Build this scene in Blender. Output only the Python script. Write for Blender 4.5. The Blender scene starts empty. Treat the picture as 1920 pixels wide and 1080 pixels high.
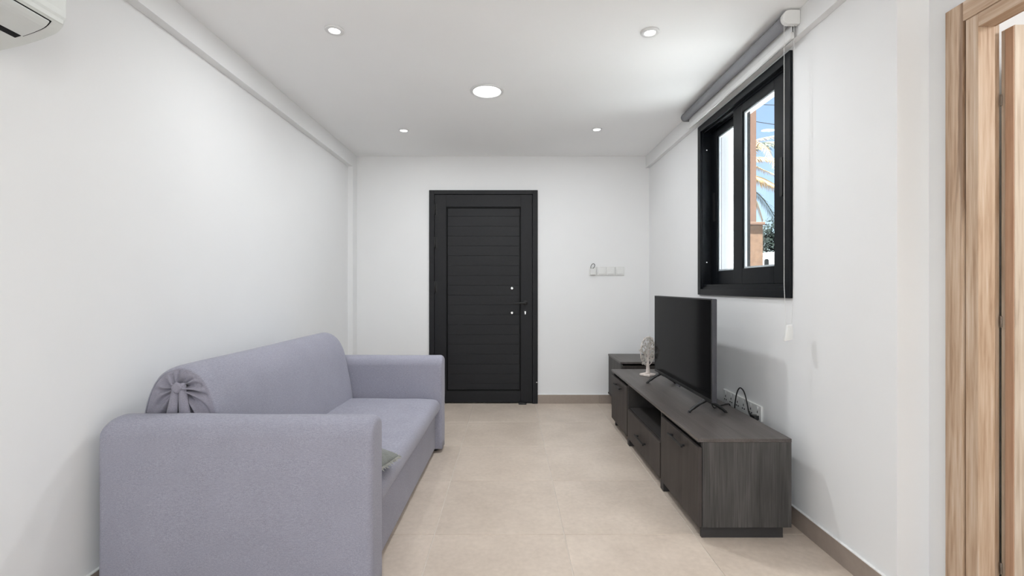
import bpy, bmesh, math, random
from mathutils import Vector, Matrix, noise
random.seed(7)
S = bpy.context.scene
COL = S.collection
PI = math.pi

# ------------------------------------------------------------------ camera
CAM_H = 1.14
cam_d = bpy.data.cameras.new('camera')
cam = bpy.data.objects.new('camera', cam_d); COL.objects.link(cam)
cam.location = (0, 0, CAM_H); cam.rotation_euler = (PI/2, 0, 0)
cam_d.sensor_width = 36; cam_d.lens = 875/1920*36
cam_d.shift_x = 5/1920; cam_d.shift_y = -2/1920
cam_d.clip_start = 0.02; cam_d.clip_end = 500
S.camera = cam

# ------------------------------------------------------------------ view, sky, sun, fill lamps
S.view_settings.view_transform = 'Standard'
S.view_settings.look = 'None'
S.view_settings.gamma = 1.0
S.view_settings.use_curve_mapping = False
S.view_settings.exposure = 0.0

SUN_DIR = Vector((-0.08, -0.20, 0.975)).normalized()
world = bpy.data.worlds.new('sky'); S.world = world; world.use_nodes = True
wn = world.node_tree.nodes; wl = world.node_tree.links
sky = wn.new('ShaderNodeTexSky'); sky.sky_type = 'NISHITA'
sky.sun_disc = False
sky.sun_elevation = math.asin(SUN_DIR.z)
sky.sun_rotation = math.atan2(SUN_DIR.x, SUN_DIR.y)
sky.air_density = 1.0; sky.dust_density = 3.0; sky.ozone_density = 1.2
wl.new(sky.outputs[0], wn['Background'].inputs['Color'])
wn['Background'].inputs['Strength'].default_value = 0.34

sun_d = bpy.data.lights.new('sun', 'SUN'); sun = bpy.data.objects.new('sun', sun_d); COL.objects.link(sun)
sun_d.energy = 46.0; sun_d.angle = 0.009; sun_d.color = (1, .985, .965)
sun.location = (-8, -14, 25)
sun.rotation_euler = SUN_DIR.to_track_quat('Z', 'Y').to_euler()

def area(name, loc, target, sx, sy, power, color=(1, 1, 1), spread=PI):
    d = bpy.data.lights.new(name, 'AREA'); d.shape = 'RECTANGLE'; d.size = sx; d.size_y = sy
    d.energy = power; d.color = color; d.spread = spread
    o = bpy.data.objects.new(name, d); COL.objects.link(o); o.location = loc
    o.rotation_euler = (Vector(loc)-Vector(target)).to_track_quat('Z', 'Y').to_euler()
    return o
# fill lamp added at the unseen rear end to brighten the room
area('rear_fill', (0.0, -2.62, 1.15), (0.0, 3.0, 1.25), 2.3, 2.0, 29, (.95, .98, 1.0))
# unseen lamp added to light the neighbouring room beyond the oak door frame
area('next_room_fill', (2.5, 0.1, 2.3), (2.0, 1.3, 0.9), 0.7, 0.7, 26, (1, .98, .96))

# ------------------------------------------------------------------ materials
def lin(c):
    r = []
    for v in c[:3]:
        v = v/255.0
        r.append(v/12.92 if v <= .04045 else ((v+.055)/1.055)**2.4)
    return (*r, 1.0)

def new_mat(name):
    m = bpy.data.materials.new(name); m.use_nodes = True
    n = m.node_tree.nodes; l = m.node_tree.links
    return m, n, l, n['Principled BSDF']

def plain(name, c, rough=.5, metal=0.0, spec=.5, var=.06, scale=30, bump=0.0, bscale=200, coat=0.0):
    m, n, l, b = new_mat(name)
    tc = n.new('ShaderNodeTexCoord'); nz = n.new('ShaderNodeTexNoise')
    nz.inputs['Scale'].default_value = scale; nz.inputs['Detail'].default_value = 3
    l.new(tc.outputs['Object'], nz.inputs['Vector'])
    rp = n.new('ShaderNodeValToRGB')
    base = lin(c)
    rp.color_ramp.elements[0].position = .3; rp.color_ramp.elements[1].position = .7
    rp.color_ramp.elements[0].color = (*[x*(1-var) for x in base[:3]], 1)
    rp.color_ramp.elements[1].color = (*[min(1, x*(1+var)) for x in base[:3]], 1)
    l.new(nz.outputs['Fac'], rp.inputs['Fac']); l.new(rp.outputs['Color'], b.inputs['Base Color'])
    b.inputs['Roughness'].default_value = rough; b.inputs['Metallic'].default_value = metal
    b.inputs['Specular IOR Level'].default_value = spec
    b.inputs['Coat Weight'].default_value = coat
    if bump:
        n2 = n.new('ShaderNodeTexNoise'); n2.inputs['Scale'].default_value = bscale; n2.inputs['Detail'].default_value = 4
        l.new(tc.outputs['Object'], n2.inputs['Vector'])
        bp = n.new('ShaderNodeBump'); bp.inputs['Strength'].default_value = bump; bp.inputs['Distance'].default_value = .002
        l.new(n2.outputs['Fac'], bp.inputs['Height']); l.new(bp.outputs['Normal'], b.inputs['Normal'])
    return m

def wood(name, cols, axis='Z', rough=.5, fine=1.0, spec=.35, cracks=0.0, figure=1.0, wfine=.45, dist=.7):
    """grain runs along axis"""
    m, n, l, b = new_mat(name)
    tc = n.new('ShaderNodeTexCoord'); oi = n.new('ShaderNodeObjectInfo')
    off = n.new('ShaderNodeVectorMath'); off.operation = 'MULTIPLY_ADD'
    l.new(oi.outputs['Random'], off.inputs[0]); off.inputs[1].default_value = (3.1, 2.3, 4.7)
    l.new(tc.outputs['Object'], off.inputs[2])
    def mapped(s_along, s_across):
        mp = n.new('ShaderNodeMapping'); sc = [s_across]*3; sc['XYZ'.index(axis)] = s_along
        mp.inputs['Scale'].default_value = sc; l.new(off.outputs[0], mp.inputs['Vector']); return mp
    m1 = mapped(.9, 9*figure); n1 = n.new('ShaderNodeTexNoise'); n1.inputs['Scale'].default_value = 1.6
    n1.inputs['Detail'].default_value = 5; n1.inputs['Distortion'].default_value = dist
    l.new(m1.outputs[0], n1.inputs['Vector'])
    m2 = mapped(5, 220*fine); n2 = n.new('ShaderNodeTexNoise'); n2.inputs['Scale'].default_value = 1.0
    n2.inputs['Detail'].default_value = 4; l.new(m2.outputs[0], n2.inputs['Vector'])
    mx = n.new('ShaderNodeMath'); mx.operation = 'MULTIPLY_ADD'; mx.inputs[1].default_value = wfine
    l.new(n2.outputs['Fac'], mx.inputs[0])
    h = n.new('ShaderNodeMath'); h.operation = 'MULTIPLY'; h.inputs[1].default_value = 1.07-wfine
    l.new(n1.outputs['Fac'], h.inputs[0]); l.new(h.outputs[0], mx.inputs[2])
    rp = n.new('ShaderNodeValToRGB'); cr = rp.color_ramp
    cr.elements[0].position = .36; cr.elements[1].position = .70
    cr.elements[0].color = lin(cols[0]); cr.elements[1].color = lin(cols[-1])
    for i, c in enumerate(cols[1:-1]):
        e = cr.elements.new(.36+.34*(i+1)/(len(cols)-1)); e.color = lin(c)
    l.new(mx.outputs[0], rp.inputs['Fac'])
    colout = rp.outputs['Color']
    if cracks:
        m3 = mapped(.7, 14); n3 = n.new('ShaderNodeTexNoise'); n3.inputs['Scale'].default_value = 1.3; n3.inputs['Detail'].default_value = 6
        n3.inputs['Distortion'].default_value = .4
        l.new(m3.outputs[0], n3.inputs['Vector'])
        r3 = n.new('ShaderNodeValToRGB'); e = r3.color_ramp.elements
        e[0].position = .335; e[1].position = .40; e[0].color = (.42, .34, .28, 1); e[1].color = (1, 1, 1, 1)
        l.new(n3.outputs['Fac'], r3.inputs['Fac'])
        mm = n.new('ShaderNodeMix'); mm.data_type = 'RGBA'; mm.blend_type = 'MULTIPLY'; mm.inputs[0].default_value = cracks
        l.new(colout, mm.inputs[6]); l.new(r3.outputs['Color'], mm.inputs[7]); colout = mm.outputs[2]
    l.new(colout, b.inputs['Base Color'])
    b.inputs['Roughness'].default_value = rough; b.inputs['Specular IOR Level'].default_value = spec
    bp = n.new('ShaderNodeBump'); bp.inputs['Strength'].default_value = .25; bp.inputs['Distance'].default_value = .001
    l.new(n2.outputs['Fac'], bp.inputs['Height']); l.new(bp.outputs['Normal'], b.inputs['Normal'])
    return m

def fabric(name, c, weave=900, var=.12, soft=.5):
    m, n, l, b = new_mat(name)
    tc = n.new('ShaderNodeTexCoord')
    n1 = n.new('ShaderNodeTexNoise'); n1.inputs['Scale'].default_value = 430; n1.inputs['Detail'].default_value = 3
    n2 = n.new('ShaderNodeTexNoise'); n2.inputs['Scale'].default_value = 7; n2.inputs['Detail'].default_value = 4
    for q in (n1, n2): l.new(tc.outputs['Object'], q.inputs['Vector'])
    mp = n.new('ShaderNodeMapping'); mp.inputs['Scale'].default_value = (90, 90, 600); l.new(tc.outputs['Object'], mp.inputs['Vector'])
    n4 = n.new('ShaderNodeTexNoise'); n4.inputs['Scale'].default_value = 1; l.new(mp.outputs[0], n4.inputs['Vector'])
    a = n.new('ShaderNodeMath'); a.operation = 'MULTIPLY_ADD'; a.inputs[1].default_value = .10
    l.new(n2.outputs['Fac'], a.inputs[0])
    h = n.new('ShaderNodeMath'); h.operation = 'MULTIPLY_ADD'; h.inputs[1].default_value = .58
    l.new(n1.outputs['Fac'], h.inputs[0])
    h2 = n.new('ShaderNodeMath'); h2.operation = 'MULTIPLY'; h2.inputs[1].default_value = .32; l.new(n4.outputs['Fac'], h2.inputs[0])
    l.new(h2.outputs[0], h.inputs[2]); l.new(h.outputs[0], a.inputs[2])
    rp = n.new('ShaderNodeValToRGB'); base = lin(c); e = rp.color_ramp.elements
    e[0].position = .34; e[1].position = .66
    e[0].color = (*[x*(1-var*1.6) for x in base[:3]], 1); e[1].color = (*[min(1, x*(1+var*1.6)) for x in base[:3]], 1)
    l.new(a.outputs[0], rp.inputs['Fac']); l.new(rp.outputs['Color'], b.inputs['Base Color'])
    b.inputs['Roughness'].default_value = .92; b.inputs['Specular IOR Level'].default_value = .15
    b.inputs['Sheen Weight'].default_value = .15; b.inputs['Sheen Roughness'].default_value = .5
    n3 = n.new('ShaderNodeTexNoise'); n3.inputs['Scale'].default_value = 5; n3.inputs['Detail'].default_value = 2; n3.inputs['Distortion'].default_value = .6
    l.new(tc.outputs['Object'], n3.inputs['Vector'])
    b1 = n.new('ShaderNodeBump'); b1.inputs['Strength'].default_value = .22*soft; b1.inputs['Distance'].default_value = .02
    l.new(n3.outputs['Fac'], b1.inputs['Height'])
    b2 = n.new('ShaderNodeBump'); b2.inputs['Strength'].default_value = .35; b2.inputs['Distance'].default_value = .001
    nw = n.new('ShaderNodeTexNoise'); nw.inputs['Scale'].default_value = weave; l.new(tc.outputs['Object'], nw.inputs['Vector'])
    l.new(nw.outputs['Fac'], b2.inputs['Height']); l.new(b1.outputs['Normal'], b2.inputs['Normal'])
    l.new(b2.outputs['Normal'], b.inputs['Normal'])
    return m

def tile_mat(name, c, var=.07, rough=.38):
    m, n, l, b = new_mat(name)
    g = n.new('ShaderNodeNewGeometry'); oi = n.new('ShaderNodeObjectInfo')
    off = n.new('ShaderNodeVectorMath'); off.operation = 'MULTIPLY_ADD'
    l.new(oi.outputs['Random'], off.inputs[0]); off.inputs[1].default_value = (5, 7, 3); l.new(g.outputs['Position'], off.inputs[2])
    n1 = n.new('ShaderNodeTexNoise'); n1.inputs['Scale'].default_value = 3.2; n1.inputs['Detail'].default_value = 7; n1.inputs['Roughness'].default_value = .62
    n2 = n.new('ShaderNodeTexNoise'); n2.inputs['Scale'].default_value = 45; n2.inputs['Detail'].default_value = 5
    for q in (n1, n2): l.new(off.outputs[0], q.inputs['Vector'])
    a = n.new('ShaderNodeMath'); a.operation = 'MULTIPLY_ADD'; a.inputs[1].default_value = .35
    l.new(n2.outputs['Fac'], a.inputs[0])
    h = n.new('ShaderNodeMath'); h.operation = 'MULTIPLY'; h.inputs[1].default_value = .65; l.new(n1.outputs['Fac'], h.inputs[0]); l.new(h.outputs[0], a.inputs[2])
    rp = n.new('ShaderNodeValToRGB'); base = lin(c); e = rp.color_ramp.elements
    e[0].position = .35; e[1].position = .66
    e[0].color = (base[0]*(1-var), base[1]*(1-var*1.15), base[2]*(1-var*1.3), 1)
    e[1].color = (*[min(1, x*(1+var)) for x in base[:3]], 1)
    l.new(a.outputs[0], rp.inputs['Fac'])
    hv = n.new('ShaderNodeHueSaturation'); mr = n.new('ShaderNodeMapRange')
    mr.inputs['To Min'].default_value = .97; mr.inputs['To Max'].default_value = 1.03
    l.new(oi.outputs['Random'], mr.inputs['Value']); l.new(mr.outputs[0], hv.inputs['Value'])
    l.new(rp.outputs['Color'], hv.inputs['Color']); l.new(hv.outputs['Color'], b.inputs['Base Color'])
    b.inputs['Roughness'].default_value = rough; b.inputs['Specular IOR Level'].default_value = .45
    bp = n.new('ShaderNodeBump'); bp.inputs['Strength'].default_value = .12; bp.inputs['Distance'].default_value = .002
    l.new(n2.outputs['Fac'], bp.inputs['Height']); l.new(bp.outputs['Normal'], b.inputs['Normal'])
    return m

def emit(name, c, s):
    m, n, l, b = new_mat(name)
    b.inputs['Base Color'].default_value = (.9, .9, .9, 1)
    b.inputs['Emission Color'].default_value = (*c, 1); b.inputs['Emission Strength'].default_value = s
    return m

def glass_mat(name, tint=(1, 1, 1)):
    m, n, l, b = new_mat(name); n.remove(b)
    t = n.new('ShaderNodeBsdfTransparent'); t.inputs['Color'].default_value = (*tint, 1)
    gl = n.new('ShaderNodeBsdfGlossy'); gl.inputs['Roughness'].default_value = .02
    lw = n.new('ShaderNodeLayerWeight'); lw.inputs['Blend'].default_value = .5
    pw = n.new('ShaderNodeMath'); pw.operation = 'POWER'; pw.inputs[1].default_value = 4.0
    l.new(lw.outputs['Facing'], pw.inputs[0])
    fr = n.new('ShaderNodeMath'); fr.operation = 'MULTIPLY_ADD'; fr.inputs[1].default_value = .3; fr.inputs[2].default_value = .012
    l.new(pw.outputs[0], fr.inputs[0])
    mx = n.new('ShaderNodeMixShader')
    l.new(fr.outputs[0], mx.inputs[0]); l.new(t.outputs[0], mx.inputs[1]); l.new(gl.outputs[0], mx.inputs[2])
    l.new(mx.outputs[0], n['Material Output'].inputs['Surface'])
    return m

M = {}
M['wall'] = plain('wall_paint', (236, 236, 236), .85, spec=.2, var=.008, scale=2.5, bump=.05, bscale=60)
M['ceil'] = plain('ceiling_paint', (246, 246, 246), .9, spec=.15, var=.006, scale=2)
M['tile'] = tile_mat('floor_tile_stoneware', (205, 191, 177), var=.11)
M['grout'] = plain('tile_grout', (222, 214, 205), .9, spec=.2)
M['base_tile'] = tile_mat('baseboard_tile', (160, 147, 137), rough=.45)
M['rim_white'] = plain('white_rim', (240, 240, 238), .6)
M['alu'] = plain('black_powder_coated_aluminium', (36, 36, 38), .5, spec=.22, var=.05, scale=60, bump=.05, bscale=900)
M['alu_dark'] = plain('black_gap', (12, 12, 13), .6, spec=.2)
M['plank'] = plain('black_door_plank', (38, 38, 40), .5, spec=.22, var=.05, scale=40, bump=.05, bscale=600)
M['alu_win'] = plain('anthracite_window_aluminium', (13, 16, 20), .4, spec=.18, var=.05, scale=60)
M['spacer'] = plain('bright_aluminium_spacer', (225, 228, 232), .35, metal=.2, spec=.6)
M['chrome'] = plain('chrome', (225, 225, 225), .15, metal=1.0, var=.01)
M['glass'] = glass_mat('window_glass', (.97, .985, .985))
M['sofa'] = fabric('lilac_grey_woven_fabric', (152, 151, 163), var=.15, soft=.06)
M['sofa_dark'] = fabric('lilac_grey_woven_fabric_strap', (144, 141, 152), soft=.1)
M['pillow'] = fabric('grey_green_velvet', (128, 130, 126), var=.2)
M['fringe'] = plain('pale_grey_fringe', (186, 186, 180), .8, var=.2, scale=200)
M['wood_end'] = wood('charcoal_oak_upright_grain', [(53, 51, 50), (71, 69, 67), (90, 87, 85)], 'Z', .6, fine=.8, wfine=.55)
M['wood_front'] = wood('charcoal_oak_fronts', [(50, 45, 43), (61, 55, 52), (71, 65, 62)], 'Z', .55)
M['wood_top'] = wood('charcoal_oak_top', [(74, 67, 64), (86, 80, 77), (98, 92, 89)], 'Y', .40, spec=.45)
M['hinge'] = plain('dull_steel', (128, 116, 104), .5, metal=.3)
M['foot'] = plain('dark_grey_foot_board', (52, 50, 50), .6)
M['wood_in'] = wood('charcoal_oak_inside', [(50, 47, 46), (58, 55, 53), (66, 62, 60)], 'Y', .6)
M['oak'] = wood('pale_oak_frame', [(160, 129, 103), (184, 156, 130), (198, 173, 149), (207, 187, 167)], 'Z', .55, cracks=.85, figure=1.5, fine=.45, wfine=.62, dist=1.6)
M['oak_h'] = wood('pale_oak_lintel', [(160, 129, 103), (184, 156, 130), (198, 173, 149), (207, 187, 167)], 'Y', .55, cracks=.6, figure=1.5, fine=.45, wfine=.62, dist=1.6)
M['oak_edge'] = wood('reddish_oak_edge', [(172, 134, 108), (190, 154, 128), (204, 172, 146)], 'Z', .55, cracks=.5, fine=.45)
M['oak_pale'] = wood('bleached_oak_leaf', [(178, 156, 134), (204, 186, 166), (218, 204, 187)], 'Z', .55, cracks=.6, figure=1.4, fine=.45, wfine=.62, dist=1.4)
M['blk'] = plain('black_plastic', (22, 22, 23), .4, var=.03)
M['blk_matte'] = plain('black_matte_metal', (26, 25, 25), .5, var=.04)
M['tvframe'] = plain('tv_side_dark_grey', (74, 74, 80), .35, metal=.3, var=.05)
M['white_pl'] = plain('white_plastic', (228, 228, 226), .4, var=.01)
M['ac_pl'] = plain('white_air_conditioner_plastic', (222, 225, 222), .35, var=.008)
M['ac_flap'] = plain('white_flap_plastic', (218, 221, 219), .3, var=.008)
M['ring'] = plain('white_lamp_ring', (226, 226, 226), .45, var=.01)
M['lamp'] = emit('lamp_lens', (1, .995, .985), 6.0)
M['blind'] = fabric('grey_blind_fabric', (142, 143, 148), weave=1500, var=.05, soft=.1)
M['blind_w'] = plain('white_blind_rail', (226, 226, 225), .5, var=.01)
M['tree_w'] = plain('whitewashed_wood_ornament', (226, 214, 206), .6, var=.08, scale=60, bump=.2)
M['tree_leaf'] = plain('silvery_white_leaf', (214, 208, 200), .4, metal=.15, var=.15, scale=80)
# outside
M['ground'] = plain('pale_paving', (225, 226, 226), .9, var=.04, scale=1.5)
M['asphalt'] = plain('grey_asphalt', (112, 110, 106), .95, var=.1, scale=3)
M['tan'] = plain('tan_render', (106, 80, 65), .9, var=.08, scale=5, bump=.4, bscale=40)
M['tan_rough'] = plain('rough_tan_stone', (110, 85, 66), .95, var=.2, scale=14, bump=.8, bscale=25)
M['white_ext'] = plain('white_exterior_render', (176, 178, 179), .9, var=.02, scale=4)
M['bark'] = plain('palm_bark', (120, 98, 76), .95, var=.3, scale=20, bump=.6, bscale=30)
M['frond_dry'] = plain('dry_straw_frond', (168, 142, 104), .7, var=.2, scale=5)
M['frond'] = plain('green_palm_frond', (58, 72, 62), .6, var=.3, scale=5)
M['leaf'] = plain('dark_green_foliage', (24, 32, 28), .8, spec=.1, var=.4, scale=6)
M['car'] = plain('white_car_paint', (232, 234, 236), .25, coat=.5, var=.01)
M['carglass'] = plain('dark_car_glass', (20, 22, 25), .08, spec=.7, var=.02)
M['rubber'] = plain('tyre_rubber', (22, 22, 22), .8)
M['roof'] = plain('clay_roof_tile', (160, 100, 76), .9, var=.2, scale=8)

# ------------------------------------------------------------------ helpers
def world_origin(p):
    v = Vector((0, 0, 0))
    while p is not None:
        v += p.location; p = p.parent
    return v

def props(o, label=None, cat=None, group=None, kind=None):
    if label: o['label'] = label
    if cat: o['category'] = cat
    if group: o['group'] = group
    if kind: o['kind'] = kind
    return o

def empty(name, loc, label=None, cat=None, group=None, kind=None, rz=0):
    o = bpy.data.objects.new(name, None); COL.objects.link(o)
    o.location = loc; o.rotation_euler = (0, 0, rz); o.empty_display_size = .05
    return props(o, label, cat, group, kind)

def obj(name, bm, mat, parent=None, local=False, bevel=0, seg=2, smooth=False, origin=None, kind=None, label=None):
    """bm is in world coordinates (or in the parent's frame when local)"""
    if parent is not None and not local: bm.transform(Matrix.Translation(-world_origin(parent)))
    loc = Vector((0, 0, 0))
    if origin is not None:
        loc = Vector(origin) - (world_origin(parent) if (parent is not None and not local) else Vector((0, 0, 0)))
        bm.transform(Matrix.Translation(-loc))
    bmesh.ops.recalc_face_normals(bm, faces=bm.faces[:])
    me = bpy.data.meshes.new(name); bm.to_mesh(me); bm.free()
    mats = mat if isinstance(mat, (list, tuple)) else [mat]
    for q in mats: me.materials.append(q)
    if smooth:
        for p in me.polygons: p.use_smooth = True
    o = bpy.data.objects.new(name, me); COL.objects.link(o); o.location = loc
    if parent is not None: o.parent = parent
    if bevel:
        b = o.modifiers.new('bevel', 'BEVEL'); b.width = bevel; b.segments = seg; b.limit_method = 'ANGLE'; b.angle_limit = math.radians(40)
        if seg > 2:
            for p in me.polygons: p.use_smooth = True
            b.harden_normals = False
    if kind: o['kind'] = kind
    if label: o['label'] = label
    return o

def B(): return bmesh.new()

def box(bm, x0, x1, y0, y1, z0, z1, mi=0):
    v = [bm.verts.new(p) for p in ((x0, y0, z0), (x1, y0, z0), (x1, y1, z0), (x0, y1, z0), (x0, y0, z1), (x1, y0, z1), (x1, y1, z1), (x0, y1, z1))]
    for q in ((0, 3, 2, 1), (4, 5, 6, 7), (0, 1, 5, 4), (1, 2, 6, 5), (2, 3, 7, 6), (3, 0, 4, 7)):
        f = bm.faces.new([v[i] for i in q]); f.material_index = mi
    return v

def bx(*a):
    bm = B(); box(bm, *a); return bm

def prism(bm, pts, axis, a0, a1, mi=0):
    """pts: 2D outline; axis 'Y' -> (x,z), 'X' -> (y,z), 'Z' -> (x,y)"""
    def P(p, a):
        return {'Y': (p[0], a, p[1]), 'X': (a, p[0], p[1]), 'Z': (p[0], p[1], a)}[axis]
    r0 = [bm.verts.new(P(p, a0)) for p in pts]; r1 = [bm.verts.new(P(p, a1)) for p in pts]
    n = len(pts)
    for i in range(n):
        f = bm.faces.new((r0[i], r0[(i+1) % n], r1[(i+1) % n], r1[i])); f.material_index = mi
    f = bm.faces.new(r0[::-1]); f.material_index = mi
    f = bm.faces.new(r1); f.material_index = mi

def tube(bm, pts, r, n=10, mi=0, caps=True, closed=False):
    pts = [Vector(p) for p in pts]; m = len(pts)
    rr = r if isinstance(r, (list, tuple)) else [r]*m
    rings = []; up = None
    for i, p in enumerate(pts):
        if closed: t = pts[(i+1) % m]-pts[(i-1) % m]
        else: t = pts[min(i+1, m-1)]-pts[max(i-1, 0)]
        t.normalize()
        if up is None:
            up = Vector((0, 0, 1)) if abs(t.z) < .9 else Vector((1, 0, 0))
        a = t.cross(up).normalized(); up = a.cross(t).normalized()
        rings.append([bm.verts.new(p+rr[i]*(math.cos(2*PI*k/n)*a+math.sin(2*PI*k/n)*up)) for k in range(n)])
    for i in range(m if closed else m-1):
        r0, r1 = rings[i], rings[(i+1) % m]
        for k in range(n):
            f = bm.faces.new((r0[k], r0[(k+1) % n], r1[(k+1) % n], r1[k])); f.material_index = mi; f.smooth = True
    if caps and not closed:
        bm.faces.new(rings[0][::-1]).material_index = mi; bm.faces.new(rings[-1]).material_index = mi

def lathe(bm, prof, c, axis='Z', n=32, mi=0):
    """prof: list of (radius, height along axis)"""
    rings = []
    for r, h in prof:
        ring = []
        for k in range(n):
            a = 2*PI*k/n; u, v = r*math.cos(a), r*math.sin(a)
            p = {'Z': (u, v, h), 'Y': (u, h, v), 'X': (h, u, v)}[axis]
            ring.append(bm.verts.new(Vector(p)+Vector(c)))
        rings.append(ring)
    for a, b in zip(rings[:-1], rings[1:]):
        for k in range(n):
            f = bm.faces.new((a[k], a[(k+1) % n], b[(k+1) % n], b[k])); f.material_index = mi; f.smooth = True
    bm.faces.new(rings[0][::-1]).material_index = mi; bm.faces.new(rings[-1]).material_index = mi

def crom(pts, n, closed=False):
    pts = [Vector(p) for p in pts]; m = len(pts); out = []
    segs = m if closed else m-1
    for i in range(segs):
        g = (lambda j: pts[j % m]) if closed else (lambda j: pts[max(0, min(m-1, j))])
        p0, p1, p2, p3 = g(i-1), g(i), g(i+1), g(i+2)
        for k in range(n):
            t = k/n
            out.append(.5*((2*p1)+(-p0+p2)*t+(2*p0-5*p1+4*p2-p3)*t*t+(-p0+3*p1-3*p2+p3)*t**3))
    if not closed: out.append(pts[-1])
    return out

def rounded_rect(x0, x1, z0, z1, r, n=6, corners=(1, 1, 1, 1)):
    out = []
    for (cx, cz, a0, use) in ((x0+r, z0+r, PI, corners[0]), (x1-r, z0+r, 1.5*PI, corners[1]), (x1-r, z1-r, 0, corners[2]), (x0+r, z1-r, .5*PI, corners[3])):
        if use:
            for k in range(n+1):
                a = a0+.5*PI*k/n; out.append((cx+r*math.cos(a), cz+r*math.sin(a)))
        else:
            out.append((x0 if cx == x0+r else x1, z0 if cz == z0+r else z1))
    return out

# ------------------------------------------------------------------ room shell
XL, XR, XR2 = -1.54, 1.37, 1.483      # left wall, right wall, right wall near the oak door
YB, YS, YR = 4.57, 1.649, -2.7        # back wall, step of the right wall, rear wall
HC = 2.42
BEAM_L, BEAM_R = -1.492, 1.336

def struct(name, bm, mat, **k): return obj(name, bm, mat, kind='structure', **k)

# floor: grout bed with every tile laid on it
floor = struct('floor', bx(XL-.2, 1.57, YR-.2, YB+.2, -.16, -.003), M['grout'])
PX, PY = .598, .597
gx = [-.345+PX*i for i in range(-3, 5)]
gy = [2.15+PY*i for i in range(-9, 6)]
tile_cache = {}
def floor_tile(x0, x1, y0, y1):
    x0, x1 = max(x0, XL), min(x1, XR2); y0, y1 = max(y0, YR), min(y1, YB)
    if x1-x0 < .02 or y1-y0 < .02: return
    w, d = x1-x0-.003, y1-y0-.003
    key = (round(w, 4), round(d, 4))
    if key not in tile_cache:
        bm = B(); w2, d2, c = w/2, d/2, .0012
        lo = [bm.verts.new((sx*w2, sy*d2, -.012)) for sx, sy in ((-1, -1), (1, -1), (1, 1), (-1, 1))]
        mi = [bm.verts.new((sx*w2, sy*d2, -c)) for sx, sy in ((-1, -1), (1, -1), (1, 1), (-1, 1))]
        hi = [bm.verts.new((sx*(w2-c), sy*(d2-c), 0)) for sx, sy in ((-1, -1), (1, -1), (1, 1), (-1, 1))]
        for a, b in ((lo, mi), (mi, hi)):
            for k in range(4): bm.faces.new((a[k], a[(k+1) % 4], b[(k+1) % 4], b[k]))
        bm.faces.new(hi)
        me = bpy.data.meshes.new('tile'); bm.to_mesh(me); bm.free(); me.materials.append(M['tile']); tile_cache[key] = me
    o = bpy.data.objects.new('tile', tile_cache[key]); COL.objects.link(o); o.parent = floor
    o.location = ((x0+x1)/2, (y0+y1)/2, 0)
for i in range(len(gx)-1):
    for j in range(len(gy)-1):
        floor_tile(gx[i], gx[i+1], gy[j], gy[j+1])

struct('ceiling', bx(XL-.2, 1.57, YR-.2, YB+.2, HC, HC+.2), M['ceil'])
struct('wall_left', bx(XL-.2, XL, YR-.2, YB+.2, -.16, HC), M['wall'])
# back wall round the entrance door
DX0, DX1, DH = -.783, .277, 2.085
bm = B(); box(bm, XL, DX0+.02, YB, YB+.2, -.16, HC); box(bm, DX1-.02, 1.57, YB, YB+.2, -.16, HC); box(bm, DX0+.02, DX1-.02, YB, YB+.2, DH-.02, HC)
box(bm, DX0+.02, DX1-.02, YB+.09, YB+.2, -.16, DH-.02)
struct('wall_back', bm, M['wall'])
# right wall: window opening, step and oak doorway
WY0, WY1, WZ0, WZ1 = 2.253, 3.358, 1.085, 2.285
hy0, hy1, hz0, hz1 = WY0+.018, WY1-.018, WZ0+.018, WZ1-.018
OY0, OY1, OH = .62, 1.507, 2.0
bm = B()
box(bm, XR, 1.57, YS, hy0, -.16, HC); box(bm, XR, 1.57, hy1, YB, -.16, HC)
box(bm, XR, 1.57, hy0, hy1, -.16, hz0); box(bm, XR, 1.57, hy0, hy1, hz1, HC)
box(bm, XR2, 1.55, OY1, YS, -.16, HC); box(bm, XR2, 1.55, YR-.2, OY0, -.16, HC); box(bm, XR2, 1.55, OY0, OY1, OH, HC)
struct('wall_right', bm, M['wall'])
# rear wall with the opening made for the added glazed door
bm = B()
box(bm, XL, -1.2, YR-.2, YR, -.16, HC); box(bm, 1.2, 1.55, YR-.2, YR, -.16, HC); box(bm, -1.2, 1.2, YR-.2, YR, 2.2, HC)
struct('wall_rear', bm, M['wall'])
struct('trim_1', bx(XL, BEAM_L, YR, YB, 2.289, HC), M['wall'])
struct('trim_2', bx(BEAM_R, XR, YS, YB, 2.305, HC), M['wall'])
struct('trim_3', bx(XL, BEAM_L, 4.446, YB, 0, 2.289), M['wall'])

# glazed door made up behind the camera, to go with the rear fill lamp
w2 = empty('window_added', (0, YR-.1, 0), kind='structure')
bm = B(); box(bm, -1.2, -1.14, YR-.12, YR-.05, 0, 2.2); box(bm, 1.14, 1.2, YR-.12, YR-.05, 0, 2.2)
box(bm, -1.14, 1.14, YR-.12, YR-.05, 2.14, 2.2); box(bm, -1.14, 1.14, YR-.12, YR-.05, 0, .06); box(bm, -.04, .04, YR-.12, YR-.05, .06, 2.14)
obj('frame', bm, M['alu_win'], w2)
obj('glass', bx(-1.14, -.04, YR-.09, YR-.08, .06, 2.14), M['glass'], w2)
obj('glass', bx(.04, 1.14, YR-.09, YR-.08, .06, 2.14), M['glass'], w2)

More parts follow.
